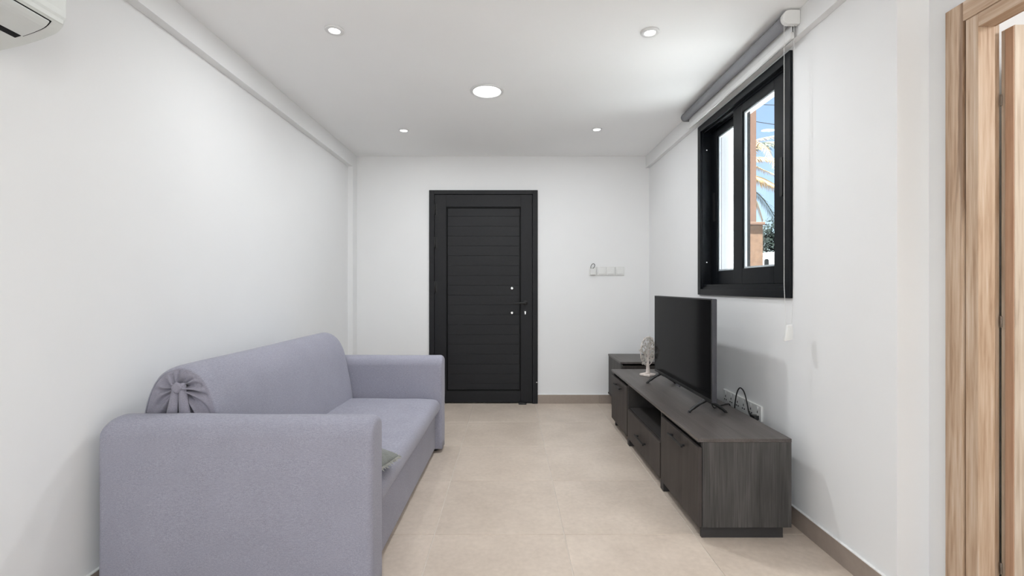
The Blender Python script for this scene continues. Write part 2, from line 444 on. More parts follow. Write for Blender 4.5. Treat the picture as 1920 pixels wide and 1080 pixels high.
# neighbouring room behind the oak door frame
bm = B(); box(bm, 1.57, 3.0, YS, YS+.15, -.16, HC); box(bm, 2.9, 3.0, -1.1, YS, -.16, HC); box(bm, 1.55, 3.0, -1.2, -1.1, -.16, HC)
struct('wall_next_room', bm, M['wall'])
struct('ceiling_next_room', bx(1.57, 3.0, -1.2, YS+.15, HC, HC+.2), M['ceil'])
struct('floor_next_room', bx(1.57, 3.0, -1.2, YS+.15, -.16, 0), M['tile'])

# baseboards cut from the floor tile, each piece on its own, with a white strip standing in for light on the top ledge
def baseboard(name, axis, fixed, thick, a0, a1, h=.086, step=.6):
    r = empty(name, (fixed, a0, 0) if axis == 'Y' else (a0, fixed, 0), kind='structure')
    lo, hi = sorted((fixed, fixed+thick))
    a = a0
    while a < a1-.01:
        b = min(a+step, a1)
        if a1-b < .05: b = a1
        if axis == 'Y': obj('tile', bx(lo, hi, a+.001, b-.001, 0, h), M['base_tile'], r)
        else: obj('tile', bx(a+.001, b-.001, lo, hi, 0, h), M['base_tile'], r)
        a = b
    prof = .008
    if axis == 'Y': obj('lit_ledge', bx(lo, hi, a0, a1, h, h+.004), M['rim_white'], r)
    else: obj('lit_ledge', bx(a0, a1, lo, hi, h, h+.004), M['rim_white'], r)
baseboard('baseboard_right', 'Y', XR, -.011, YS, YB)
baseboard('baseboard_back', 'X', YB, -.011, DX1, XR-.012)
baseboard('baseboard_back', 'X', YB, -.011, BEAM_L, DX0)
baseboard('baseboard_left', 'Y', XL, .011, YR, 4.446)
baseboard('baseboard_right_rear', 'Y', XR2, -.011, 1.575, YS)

# ------------------------------------------------------------------ entrance door
YF = YB-.018                                    # front of the frame
d1 = empty('door_1', ((DX0+DX1)/2, YB, 0), kind='structure',
           label='black metal entrance door with a panel of horizontal planks in the far white wall')
fw = .05
bm = B(); box(bm, DX0, DX0+fw, YF, YB+.07, 0, DH); box(bm, DX1-fw, DX1, YF, YB+.07, 0, DH); box(bm, DX0+fw, DX1-fw, YF, YB+.07, DH-.04, DH)
obj('door_frame', bm, M['alu'], d1, bevel=.002)
lx0, lx1, lz0, lz1 = DX0+fw+.003, DX1-fw-.003, .012, DH-.043
px0, px1, pz0, pz1 = -.616, .113, .122, 1.923
yl = YB-.008
bm = B(); box(bm, lx0, px0, yl, yl+.05, lz0, lz1); box(bm, px1, lx1, yl, yl+.05, lz0, lz1)
obj('door_stile', bm, M['alu'], d1, bevel=.002)
bm = B(); box(bm, px0, px1, yl, yl+.05, lz0, pz0); box(bm, px0, px1, yl, yl+.05, pz1, lz1)
obj('door_rail', bm, M['alu'], d1, bevel=.002)
obj('panel_backing', bx(px0, px1, yl+.030, yl+.045, pz0, pz1), M['alu_dark'], d1)
# bead round the sunken panel
bm = B()
for (a, b, c, d) in ((px0, px0+.012, pz0, pz1), (px1-.012, px1, pz0, pz1), (px0+.012, px1-.012, pz1-.012, pz1), (px0+.012, px1-.012, pz0, pz0+.012)):
    box(bm, a, b, yl+.010, yl+.03, c, d)
obj('panel_bead', bm, M['alu_dark'], d1, bevel=.002)
zt = pz1-.013; k = 0
while zt > pz0+.02:
    hgt = .078 if k == 0 else .0965
    zb = max(zt-hgt, pz0+.013)
    if zb-pz0 < .04: zb = pz0+.013
    obj('plank', bx(px0+.013, px1-.013, yl+.014, yl+.03, zb+.0004, zt-.0004), M['plank'], d1, bevel=.0011, seg=1)
    zt = zb; k += 1
for hz in (1.90, 1.575, 1.14):                  # hinges on the left
    bm = B(); lathe(bm, [(.004, -.055), (.009, -.052), (.009, .052), (.004, .055)], (lx0+.004, yl-.006, hz), 'Z', 14)
    box(bm, lx0+.004, lx0+.022, yl-.003, yl, hz-.05, hz+.05)
    obj('hinge', bm, M['blk_matte'], d1)
for kz in (1.126, .886):
    bm = B(); lathe(bm, [(.015, 0), (.0155, -.004), (.012, -.010), (.005, -.012), (.004, -.009)], (.026, yl+.013, kz), 'Y', 20)
    obj('round_stud', bm, M['chrome'], d1, label='small chrome stud')
hd = obj('door_handle', (lambda b: (lathe(b, [(.024, 0), (.024, -.007), (.021, -.009), (.009, -.010), (.009, -.05), (.006, -.055)], (.155, yl, .984), 'Y', 20),
     tube(b, crom([(.155, yl-.047, .984), (.125, yl-.050, .985), (.09, yl-.050, .983), (.045, yl-.047, .980)], 5), [.0095]*8+[.0085]*8, 10), b)[-1])(B()), M['blk_matte'], d1)
bm = B(); prism(bm, [(.155+.017*math.cos(a)*(.8), .888+.030*math.sin(a)) for a in [2*PI*i/20 for i in range(20)]], 'Y', yl-.006, yl)
kh = obj('keyhole_plate', bm, M['blk'], d1)
bm = B(); lathe(bm, [(.006, 0), (.006, -.006)], (.155, yl-.006, .896), 'Y', 14); box(bm, .152, .158, yl-.011, yl-.006, .874, .893)
obj('lock_cylinder', bm, M['chrome'], kh, label='bright lock cylinder')
obj('strike_pin', bx(DX1-.014, DX1-.006, YF-.003, YF, .206, .214), M['chrome'], d1)
t = empty('door_stop', (.13, YB-.04, 0), 'small black door stop on the floor at the foot of the black door', 'door stop')
bm = B(); prism(bm, rounded_rect(.09, .165, .0, .02, .006, 4), 'Y', YB-.055, YB-.022); obj('stop_body', bm, M['blk'], t, bevel=.003)
bm = B(); lathe(bm, [(.009, .02), (.009, .026), (.005, .028)], (.115, YB-.04, 0), 'Z', 14); obj('stop_cap', bm, M['blk_matte'], t)

# ------------------------------------------------------------------ sliding window in the right wall
w1 = empty('window_1', (XR, (WY0+WY1)/2, WZ0), kind='structure',
           label='black framed two pane sliding window in the right wall under the roller blind')
bm = B()
fl = .046
for (a, b, c, d) in ((WY0, WY0+fl, WZ0, WZ1), (WY1-fl, WY1, WZ0, WZ1), (WY0+fl, WY1-fl, WZ1-fl, WZ1), (WY0+fl, WY1-fl, WZ0, WZ0+.040)):
    box(bm, XR-.016, XR-.0005, a, b, c, d)
iy0, iy1, iz0, iz1 = hy0+.001, hy1-.001, hz0+.001, hz1-.001
for (a, b, c, d) in ((iy0, WY0+fl, iz0, iz1), (WY1-fl, iy1, iz0, iz1), (WY0+fl, WY1-fl, WZ1-fl, iz1), (WY0+fl, WY1-fl, iz0, WZ0+.055)):
    box(bm, XR-.0005, 1.50, a, b, c, d)
obj('window_frame', bm, M['alu_win'], w1, bevel=.0025)
bm = B()                                         # track ribs
for xx in (1.378, 1.425, 1.478):
    box(bm, xx, xx+.006, WY0+fl, WY1-fl, WZ0+.055, WZ0+.072)
    box(bm, xx, xx+.006, WY0+fl, WY1-fl, WZ1-fl-.012, WZ1-fl)
obj('track', bm, M['alu_win'], w1)
def sash(x0, x1, y0, y1, z0, z1, gy0, gy1, gz0, gz1, pull_y):
    bm = B()
    box(bm, x0, x1, y0, gy0, z0, z1); box(bm, x0, x1, gy1, y1, z0, z1)
    box(bm, x0, x1, gy0, gy1, z0, gz0); box(bm, x0, x1, gy0, gy1, gz1, z1)
    s = obj('sash', bm, M['alu_win'], w1, bevel=.003)
    xm = (x0+x1)/2
    obj('glass', bx(xm-.009, xm-.005, gy0-.004, gy1+.004, gz0-.004, gz1+.004), M['glass'], s)
    obj('glass', bx(xm+.009, xm+.013, gy0-.004, gy1+.004, gz0-.004, gz1+.004), M['glass'], s)
    bm = B(); t = .010
    for (a, b, c, d) in ((gy0, gy0+t, gz0, gz1), (gy1-t, gy1, gz0, gz1), (gy0+t, gy1-t, gz0, gz0+t), (gy0+t, gy1-t, gz1-t, gz1)):
        box(bm, xm-.0045, xm+.0085, a, b, c, d)
    obj('glazing_spacer', bm, M['spacer'], s, label='bright aluminium spacer bar between the two glass sheets')
    bm = B(); prism(bm, rounded_rect(pull_y-.012, pull_y+.012, 1.60, 1.80, .008, 4), 'X', x0-.004, x0)
    obj('pull_handle', bm, M['blk'], s)
    return s
sash(1.384, 1.418, 2.301, 2.885, 1.157, 2.240, 2.440, 2.775, 1.250, 2.180, 2.372)
sash(1.436, 1.470, 2.845, 3.311, 1.157, 2.240, 2.925, 3.228, 1.250, 2.180, 3.270)
for zz in (2.11, 1.314):
    bm = B(); lathe(bm, [(.006, 0), (.006, -.002), (.003, -.003)], (1.402, WY1-fl, zz), 'Y', 10); obj('screw', bm, M['chrome'], w1, label='small bright screw head')

# ------------------------------------------------------------------ oak door frame on the right
d2 = empty('door_2', (XR2, 1.06, 0), kind='structure',
           label='oak door frame with its door leaf open into the next room at the right edge')
xc = 1.468
bm = B(); box(bm, xc, XR2, 1.511, 1.572, 0, 2.062); obj('casing', bm, M['oak'], d2, bevel=.0015)
bm = B(); box(bm, xc, XR2, .55, .615, 0, 2.062); obj('casing', bm, M['oak'], d2, bevel=.0015)
bm = B(); box(bm, xc, XR2, .615, 1.511, 2.000, 2.062); obj('casing', bm, M['oak_h'], d2, bevel=.0015)
# jamb lining, a little behind the casing
bm = B(); box(bm, xc+.005, 1.527, 1.466, 1.5065, 0, 1.9995); obj('jamb', bm, M['oak'], d2, bevel=.0015)
bm = B(); box(bm, xc+.005, 1.527, .6205, .66, 0, 1.9995); obj('jamb', bm, M['oak'], d2, bevel=.0015)
bm = B(); box(bm, xc+.005, 1.527, .66, 1.466, 1.958, 1.9995); obj('door_head', bm, M['oak_h'], d2, bevel=.0015)
bm = B(); box(bm, 1.5275, 1.5588, 1.484, 1.5065, 0, 1.9995); box(bm, 1.5275, 1.549, .6205, .648, 0, 1.9995); box(bm, 1.5275, 1.549, .648, 1.478, 1.972, 1.9995)
obj('rebate', bm, M['oak'], d2, bevel=.002)
lf = obj('door_leaf', bx(1.560, 2.34, 1.440, 1.480, .008, 1.950), M['oak_pale'], d2, bevel=.0015)
bm = B(); box(bm, 1.5565, 1.5595, 1.4405, 1.4655, .01, 1.948); obj('edge_band', bm, M['oak_edge'], lf, bevel=.001)
for zz in (1.73, 1.03, .25):
    bm = B(); lathe(bm, [(.002, -.018), (.003, -.017), (.003, .017), (.002, .018)], (1.5535, 1.4745, zz), 'Z', 12); obj('hinge', bm, M['hinge'], lf)
bm = B(); lathe(bm, [(.024, 0), (.024, -.006), (.009, -.008), (.009, -.045), (.005, -.05)], (2.28, 1.440, 1.0), 'Y', 18)
tube(bm, [(2.28, 1.397, 1.0), (2.22, 1.395, 1.0), (2.16, 1.397, 1.0)], .009, 10); obj('door_handle', bm, M['chrome'], lf)

# ------------------------------------------------------------------ sofa
so = empty('sofa', (-.490, 1.66, 0), 'lilac grey fabric two seater sofa bed along the left white wall', 'sofa', rz=-.0179)
def soften(bm, amp, freq, seed):
    for v in bm.verts:
        p = v.co*freq+Vector((seed, seed*.7, -seed))
        v.co += v.normal*noise.noise(p)*amp
def arm(y0, y1):
    """upholstered slab with rounded top corners, all rims rolled over"""
    bm = B(); D = .998; T = y1-y0
    base = [(-D, .022), (0, .022)]+[(-.026+.026*math.cos(PI/2*k/6), .636+.026*math.sin(PI/2*k/6)) for k in range(7)] + [(-D+.048-.048*math.sin(PI/2*k/8), .614+.048*math.cos(PI/2*k/8)) for k in range(9)]
    # densify outline
    pts = []
    for i in range(len(base)):
        a, b = Vector(base[i]), Vector(base[(i+1) % len(base)]); L = (b-a).length; k = max(1, int(L/.05))
        for j in range(k): pts.append(a+(b-a)*j/k)
    cx = Vector((-D/2, .35)); R = .024
    ny = 8
    secs = [(y0+R*(1-math.cos(PI/2*i/ny)), R*(1-math.sin(PI/2*i/ny))) for i in range(ny+1)]
    secs += [(y0+R+(T-2*R)*i/8, 0.0) for i in range(1, 8)]+[(y1-s+y0, ins) for s, ins in secs[::-1]]
    rings = []
    for y, ins in secs:
        ring = []
        for p in pts:
            q = Vector((p.x, p.y))
            sx = ins if p.x > cx.x else -ins
            crown = .042*abs(2*(y-y0)/T-1)**2.6*max(0, min(1, (p.y-.56)/.11))
            qx = p.x-ins*((p.x-cx.x)/(D/2)); qz = p.y-ins*((p.y-.35)/.33)-crown
            ring.append(bm.verts.new((qx, y, qz)))
        rings.append(ring)
    n = len(pts)
    for a, b in zip(rings[:-1], rings[1:]):
        for k in range(n): bm.faces.new((a[k], a[(k+1) % n], b[(k+1) % n], b[k]))
    # caps as inset grids
    for ring, sgn in ((rings[0], -1), (rings[-1], 1)):
        prev = ring
        y = ring[0].co.y
        for s in (.8, .55, .3, .1):
            cur = [bm.verts.new((cx.x+(v.co.x-cx.x)*s, y+sgn*.006*(1-s), .35+(v.co.z-.35)*s)) for v in ring]
            for k in range(n): bm.faces.new((prev[k], prev[(k+1) % n], cur[(k+1) % n], cur[k]))
            prev = cur
        bm.faces.new(prev)
    bmesh.ops.recalc_face_normals(bm, faces=bm.faces[:]); bm.normal_update()
    soften(bm, .003, 5, y0*10+2)
    return obj('arm', bm, M['sofa'], so, local=True, smooth=True)
arm(0, .145); arm(1.535, 1.68)
bm = B(); prism(bm, rounded_rect(-.95, -.045, .030, .274, .012, 3), 'Y', .147, 1.533)
obj('base', bm, M['sofa'], so, local=True, bevel=.006, seg=3)
bm = B()
for fy in (.2, 1.48):
    for fx in (-.15, -.86):
        b2 = B(); lathe(b2, [(.025, 0), (.028, .005), (.028, .0305)], (fx, fy, 0), 'Z', 16); obj('foot', b2, M['blk'], so, local=True)
for fy in (.07, 1.61):
    for fx in (-.06, -.9):
        b2 = B(); lathe(b2, [(.022, 0), (.025, .004), (.025, .0245)], (fx, fy, 0), 'Z', 16); obj('foot', b2, M['blk'], so, local=True)
bm.free()
# seat cushion
bm = B(); NX, NY = 36, 50
prof = []
x0c, x1c, z0c, z1c = -.93, -.010, .276, .384
op = rounded_rect(x0c, x1c, z0c, z1c, .042, 6)
pts = []
for i in range(len(op)):
    a, b = Vector(op[i]), Vector(op[(i+1) % len(op)]); L = (b-a).length; k = max(1, int(L/.035))
    for j in range(k): pts.append(a+(b-a)*j/k)
rings = []
for j in range(NY+1):
    y = .148+(1.532-.148)*j/NY; tt = j/NY; e = min(tt, 1-tt)*NY/2.0
    ins = .015*max(0, 1-e)
    ring = []
    for p in pts:
        zc = (z0c+z1c)/2; q = p.copy()
        z = q.y+(-ins if q.y > zc else 0)
        if q.y > zc:
            u = (q.x-x0c)/(x1c-x0c); z += .012*math.sin(PI*min(1, max(0, u)))**.6*math.sin(PI*tt)**.4
            z += .0035*noise.noise(Vector((q.x*6, y*5, 1.3)))
        ring.append(bm.verts.new((q.x+.002*noise.noise(Vector((z*9, y*6, 4))), y, z)))
    rings.append(ring)
n = len(pts)
for a, b in zip(rings[:-1], rings[1:]):
    for k in range(n): bm.faces.new((a[k], a[(k+1) % n], b[(k+1) % n], b[k]))
bm.faces.new(rings[0]); bm.faces.new(rings[-1])
obj('seat_cushion', bm, M['sofa'], so, local=True, smooth=True)
# backrest: rounded bolster profile
bp = crom([(-.600, .365, 0), (-.612, .46, 0), (-.632, .56, 0), (-.650, .65, 0), (-.672, .725, 0), (-.712, .790, 0), (-.770, .826, 0), (-.830, .826, 0), (-.895, .788, 0), (-.940, .70, 0), (-.962, .58, 0), (-.966, .46, 0), (-.962, .365, 0)], 5)
bpts = [Vector((p.x, p.y)) for p in bp]
for k in range(1, 8): bpts.append(Vector((-.962+(.362)*k/8, .365)))
cc = Vector((-.785, .72)); nb = len(bpts)
ys = .152; ye = 1.530; RR = .04
secs = []
secs = [(ys+RR*(1-math.cos(PI/2*i/7)), 1-.11*(1-math.sin(PI/2*i/7))) for i in range(8)]
mid = [(ys+RR+(ye-ys-2*RR)*i/24, 1.0) for i in range(1, 24)]
secs = secs+mid+[(ys+ye-y, s) for y, s in secs[::-1]]
bm = B(); rings = []
for y, s in secs:
    ring = []
    for p in bpts:
        q = cc+(p-cc)*s
        if p.y < .38: q.y = p.y
        ring.append(bm.verts.new((q.x, y, q.y)))
    rings.append(ring)
for a, b in zip(rings[:-1], rings[1:]):
    for k in range(nb): bm.faces.new((a[k], a[(k+1) % nb], b[(k+1) % nb], b[k]))
bm.faces.new(rings[-1])
bmesh.ops.recalc_face_normals(bm, faces=bm.faces[:]); bm.normal_update(); soften(bm, .003, 4, 9)
rim = [v.co.copy() for v in rings[0]]
back = obj('backrest', bm, M['sofa'], so, local=True, smooth=True)
# gathered end: radial folds drawn to a knot
bm = B(); NT = 160; NRr = 26
gc = Vector((-.787, .752))
rimc = []
acc = [0]
for i in range(len(rim)): acc.append(acc[-1]+(rim[(i+1) % nb]-rim[i]).length)
for t in range(NT):
    s = acc[-1]*t/NT; i = max(j for j in range(len(rim)) if acc[j] <= s+1e-9)
    f = (s-acc[i])/max(1e-6, acc[i+1]-acc[i]); rimc.append(rim[i].lerp(rim[(i+1) % nb], f))
folds = []
a = .0
while a < 2*PI-.12:
    folds.append((a, random.uniform(.55, 1.15), random.uniform(.4, 1.0))); a += random.uniform(.34, .58)
def wr(th, t):
    v = 0
    for fa, st, reach in folds:
        d = (th-fa+PI) % (2*PI)-PI
        d += .10*math.sin(5*t+fa*7)*(t)
        w = .10+.06*t
        x = d/w
        env = max(0, 1-(t/ (.55+.45*reach)))**.7 * min(1, t*7)
        v += st*env*(1.5*math.exp(-x*x)-1.5*math.exp(-(abs(x)-1.35)**2*3.0))
    return v
rings = []
for r in range(NRr+1):
    t = 1-r/NRr
    t = t*.97+.03
    ring = []
    for k, rc in enumerate(rimc):
        x = gc.x+(rc.x-gc.x)*t; z = gc.y+(rc.z-gc.y)*t
        th = math.atan2(z-gc.y, x-gc.x)
        low = max(0, -math.sin(th))            # smooth below the knot
        y = rim[0].y-.014*(1-t*t)-.030*wr(th, t)*(1-.75*low)+.02*max(0, 1-t*5)
        if r == 0: y = rim[0].y+.001
        ring.append(bm.verts.new((x, y, z)))
    rings.append(ring)
for a, b in zip(rings[:-1], rings[1:]):
    for k in range(NT): bm.faces.new((a[k], a[(k+1) % NT], b[(k+1) % NT], b[k]))
bm.faces.new(rings[-1])
obj('gathered_end', bm, M['sofa_dark'], back, local=True, smooth=True, label='gathered end of the backrest cover with folds drawn to a knot')
for sx, x_off in ((-1, -.033), (1, .033)):
    bm = B(); yb = rim[0].y
    cols = []
    NZ = 16
    for i in range(NZ+1):
        t = i/NZ; z = .764-.36*t+.012*sx*u*(1-t); row = []
        for j in range(7):
            u = j/6-.5; wdt = .026+.021*min(1, t*2.6)
            x = -.787+x_off*(.35+.65*min(1, t*2.0))+u*wdt
            row.append((x, yb-.026-.010*math.cos(u*PI)-.005*math.sin(PI*min(1, t*1.4)), z))
        cols.append(row)
    fr = [[bm.verts.new(p) for p in row] for row in cols]
    bk = [[bm.verts.new((p[0], p[1]+.006, p[2])) for p in row] for row in cols]
    for i in range(NZ):
        for j in range(6):
            bm.faces.new((fr[i][j], fr[i][j+1], fr[i+1][j+1], fr[i+1][j])); bm.faces.new((bk[i][j], bk[i+1][j], bk[i+1][j+1], bk[i][j+1]))
        bm.faces.new((fr[i][0], fr[i+1][0], bk[i+1][0], bk[i][0])); bm.faces.new((fr[i][6], bk[i][6], bk[i+1][6], fr[i+1][6]))
    for i in (0, NZ):
        for j in range(6): bm.faces.new((fr[i][j], fr[i][j+1], bk[i][j+1], bk[i][j]))
    obj('strap', bm, M['sofa_dark'], back, local=True, smooth=True)
bm = B(); bmesh.ops.create_icosphere(bm, subdivisions=3, radius=1)
for v in bm.verts:
    n_ = (1+.12*noise.noise(v.co*2.2))*1.05/max(.4, (abs(v.co.x)**1.25+abs(v.co.z)**1.25)**.8+.25*abs(v.co.y))
    v.co = Vector((v.co.x*.021*n_*(1-.35*v.co.z if v.co.z < 0 else 1)-.787, v.co.y*.008+rim[0].y-.036, v.co.z*(.017 if v.co.z > 0 else .026)*n_+.757))
obj('knot', bm, M['sofa_dark'], back, local=True, smooth=True)
# seam piping along the seat front of the arm
# throw pillow
pl = empty('throw_pillow', (-.690, 1.922, .398), 'grey green throw pillow with a frayed corner on the sofa seat behind the near arm', 'pillow')
def pillow_mesh(w, h, th):
    bm = B(); N = 22; top = []; bot = []
    for i in range(N+1):
        ra, rb = [], []
        for j in range(N+1):
            u, v = -1+2*i/N, -1+2*j/N
            pinch = 1-.10*(1-abs(u*v))*(abs(u)**3+abs(v)**3)*.5
            x, y = u*w/2*pinch, v*h/2*pinch
            e = max(0, (1-u**2))**.5*max(0, (1-v**2))**.5
            z = th/2*e**.75+.004*noise.noise(Vector((u*3, v*3, 0)))*e
            ra.append(bm.verts.new((x, y, z+.004))); rb.append(bm.verts.new((x, y, -z*.8-.004)))
        top.append(ra); bot.append(rb)
    for i in range(N):
        for j in range(N):
            bm.faces.new((top[i][j], top[i+1][j], top[i+1][j+1], top[i][j+1])); bm.faces.new((bot[i][j], bot[i][j+1], bot[i+1][j+1], bot[i+1][j]))
    for i in range(N):
        bm.faces.new((top[i][0], bot[i][0], bot[i+1][0], top[i+1][0])); bm.faces.new((top[i][N], top[i+1][N], bot[i+1][N], bot[i][N]))
        bm.faces.new((top[0][i], top[0][i+1], bot[0][i+1], bot[0][i])); bm.faces.new((top[N][i], bot[N][i], bot[N][i+1], top[N][i+1]))
    return bm
PT = Matrix.Translation((0, 0, .052)) @ Matrix.Rotation(math.radians(7), 4, 'Y') @ Matrix.Rotation(math.radians(-6), 4, 'X') @ Matrix.Rotation(math.radians(-8), 4, 'Z')
bm = pillow_mesh(.42, .205, .085); bm.transform(PT)
pc = obj('cover', bm, M['pillow'], pl, local=True, smooth=True)
bm = B()
for i in range(260):
    s = random.random()
    side = random.choice((0, 1, 2))
    if side == 0: p = Vector((.21, -.1025+.205*s, 0)); d = Vector((1, random.uniform(-.5, .5), random.uniform(-.3, .6)))
    elif side == 1: p = Vector((-.21+.42*s, -.1025, 0)); d = Vector((random.uniform(-.4, .6), -1, random.uniform(-.2, .6)))
    else: p = Vector((-.21+.42*s, .1025, 0)); d = Vector((random.uniform(-.4, .6), 1, random.uniform(-.2, .6)))
    d.normalize(); L = random.uniform(.012, .03); q = d.cross(Vector((0, 0, 1))).normalized()*.0022
    p = p*.975
    a = [bm.verts.new(x) for x in (p-q, p+q, p+d*L*.6+q+Vector((0, 0, .003)), p+d*L, p+d*L*.6-q+Vector((0, 0, .003)))]
    bm.faces.new(a)
bm.transform(PT)
obj('fringe', bm, M['fringe'], pl, local=True, kind='stuff', label='pale frayed fringe along the pillow edge')

# ------------------------------------------------------------------ TV stand
SX0, SX1, SY0, SY1, SZ0, SZ1 = .850, 1.270, 2.100, 3.880, .057, .457
ts = empty('tv_stand', ((SX0+SX1)/2, (SY0+SY1)/2, 0), 'long low charcoal wood tv stand with drawer and open niche by the right wall', 'tv stand')
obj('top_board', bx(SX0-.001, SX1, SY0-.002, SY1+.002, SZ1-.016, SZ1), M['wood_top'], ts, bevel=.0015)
XF = SX0+.018                                  # carcass front, behind the fronts
ZT = SZ1-.0165
D1, D2 = 2.628, 3.365
obj('end_panel', bx(XF+.001, SX1, SY0, SY0+.018, SZ0, ZT), M['wood_end'], ts, bevel=.001)
obj('end_panel', bx(XF+.001, SX1, SY1-.018, SY1, SZ0, ZT), M['wood_end'], ts, bevel=.001)
for dy in (D1, D2):
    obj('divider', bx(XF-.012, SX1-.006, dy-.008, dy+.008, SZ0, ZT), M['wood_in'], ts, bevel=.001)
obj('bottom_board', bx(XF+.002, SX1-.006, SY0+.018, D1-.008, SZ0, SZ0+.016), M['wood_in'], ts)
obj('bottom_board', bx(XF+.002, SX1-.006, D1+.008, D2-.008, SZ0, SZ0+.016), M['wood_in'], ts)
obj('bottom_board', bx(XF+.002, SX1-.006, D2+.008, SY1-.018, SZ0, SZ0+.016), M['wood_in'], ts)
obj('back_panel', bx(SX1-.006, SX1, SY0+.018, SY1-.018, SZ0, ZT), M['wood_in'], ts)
obj('shelf', bx(XF, SX1-.006, D1+.008, D2-.008, .255, .271), M['wood_in'], ts, bevel=.001)
def handle(parent, yc, L, zc):
    bm = B()
    box(bm, SX0-.026, SX0-.016, yc-L/2, yc+L/2, zc-.006, zc+.006)
    for s in (-1, 1): box(bm, SX0-.018, SX0-.0005, yc+s*(L/2-.02)-.006, yc+s*(L/2-.02)+.006, zc-.005, zc+.005)
    return obj('handle', bm, M['blk_matte'], parent, bevel=.002, label='black bar handle')
ZD = .416
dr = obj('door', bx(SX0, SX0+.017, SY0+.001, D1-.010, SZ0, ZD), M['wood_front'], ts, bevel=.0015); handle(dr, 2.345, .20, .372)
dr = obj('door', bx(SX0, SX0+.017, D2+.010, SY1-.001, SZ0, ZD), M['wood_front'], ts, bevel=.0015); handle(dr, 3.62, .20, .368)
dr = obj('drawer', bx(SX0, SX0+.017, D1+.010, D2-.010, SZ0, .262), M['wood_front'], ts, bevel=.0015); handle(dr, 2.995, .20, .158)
for a, b in ((SY0+.02, D1-.009), (D2+.009, SY1-.02)):
    obj('gap_shade', bx(XF+.004, XF+.008, a, b, ZD-.02, ZT), M['alu_dark'], ts)  # black strip stands in for the shade in the recess under the top
for fy in (SY0+.022, D1-.028, D2-.028, SY1-.042):
    obj('foot_board', bx(SX0+(.024 if fy < SY0+.1 or fy > SY1-.1 else .008), SX1-.026, fy, fy+(.018 if fy < SY0+.1 or fy > SY1-.1 else .05), 0, SZ0), M['foot'], ts, bevel=.001)

# small matching cabinet in the corner behind it
sc = empty('side_cabinet', (1.165, 4.30, 0), 'small charcoal wood bedside cabinet in the far right corner behind the tv stand', 'cabinet')
cx0, cx1, cy0, cy1, cz0, cz1 = .968, 1.350, 4.056, 4.552, .117, .488
obj('top_board', bx(cx0-.004, cx1, cy0-.004, cy1, cz1-.017, cz1), M['wood_top'], sc, bevel=.0015)
for a in (cx0, cx1-.018): obj('side_panel', bx(a, a+.018, cy0+.002, cy1, cz0, cz1-.0175), M['wood_end'], sc, bevel=.001)
obj('bottom_board', bx(cx0-.006, cx1, cy0+.002, cy1, cz0-.014, cz0-.0005), M['wood_in'], sc, bevel=.001)
obj('back_panel', bx(cx0+.018, cx1-.018, cy1-.006, cy1, cz0, cz1-.018), M['wood_in'], sc)
for za, zb in ((cz0+.004, .292), (.297, cz1-.034)):
    dw = obj('drawer', bx(cx0+.020, cx1-.020, cy0+.003, cy0+.02, za, zb), M['wood_front'], sc, bevel=.0015)
    bm = B(); zc = (za+zb)/2+.03; box(bm, 1.10, 1.23, cy0-.02, cy0-.011, zc-.005, zc+.005)
    for xx in (1.115, 1.205): box(bm, xx, xx+.01, cy0-.012, cy0+.0025, zc-.004, zc+.004)
    obj('handle', bm, M['blk_matte'], dw, bevel=.0015)
for fx in (cx0+.02, cx1-.045):
    for fy in (cy0+.03, cy1-.06): obj('leg', bx(fx, fx+.022, fy, fy+.03, 0, cz0-.0145), M['blk_matte'], sc, bevel=.002)

# ------------------------------------------------------------------ television
tv = empty('television', (1.09, 2.93, SZ1), 'black flat screen television on two splayed feet on the tv stand', 'television')
TX, TY0, TY1, TZ0, TZ1 = 1.065, 2.450, 3.410, .527, 1.077
bm = B(); prism(bm, rounded_rect(TY0, TY1, TZ0, TZ1, .006, 4), 'X', TX, TX+.026)
obj('housing', bm, M['tvframe'], tv, bevel=.003)
bm = B()
t = .006
for (a, b, c, d) in ((TY0, TY0+t, TZ0, TZ1), (TY1-t, TY1, TZ0, TZ1), (TY0+t, TY1-t, TZ1-t, TZ1), (TY0+t, TY1-t, TZ0, TZ0+.018)):
    box(bm, TX-.004, TX-.0003, a, b, c, d)
obj('bezel', bm, M['blk'], tv, bevel=.001)
ms, n, l, b = new_mat('tv_screen_glass')
b.inputs['Base Color'].default_value = (.0075, .0075, .008, 1); b.inputs['Roughness'].default_value = .09; b.inputs['Specular IOR Level'].default_value = .03
obj('screen', bx(TX-.0028, TX-.0003, TY0+.0062, TY1-.0062, TZ0+.0182, TZ1-.0062), ms, tv)
bm = B(); prism(bm, rounded_rect(TY0+.10, TY1-.10, TZ0+.02, TZ0+.33, .03, 4), 'X', TX+.0265, TX+.060)
obj('back_box', bm, M['blk'], tv, bevel=.006)
obj('receiver_window', bx(TX-.010, TX-.001, 2.90, 2.96, TZ0-.010, TZ0-.0005), M['tvframe'], tv, bevel=.002)
def foot(yc):
    bm = B(); xm = TX+.012
    for s in (-1, 1):
        pts = crom([(xm+s*.004, yc, TZ0-.002), (xm+s*.030, yc, TZ0-.017), (xm+s*.075, yc-.004, TZ0-.046), (xm+s*.100, yc-.008, SZ1+.0035)], 5)
        tube(bm, pts, [.0115]*5+[.0095]*6+[.0075]*5, 8)
        lathe(bm, [(.009, SZ1+.0005), (.010, SZ1+.002), (.006, SZ1+.005)], (xm+s*.100, yc-.008, 0), 'Z', 12)
    box(bm, xm-.012, xm+.012, yc-.014, yc+.014, TZ0-.010, TZ0-.0005)
    obj('foot', bm, M['blk'], tv)
foot(2.545); foot(3.315)

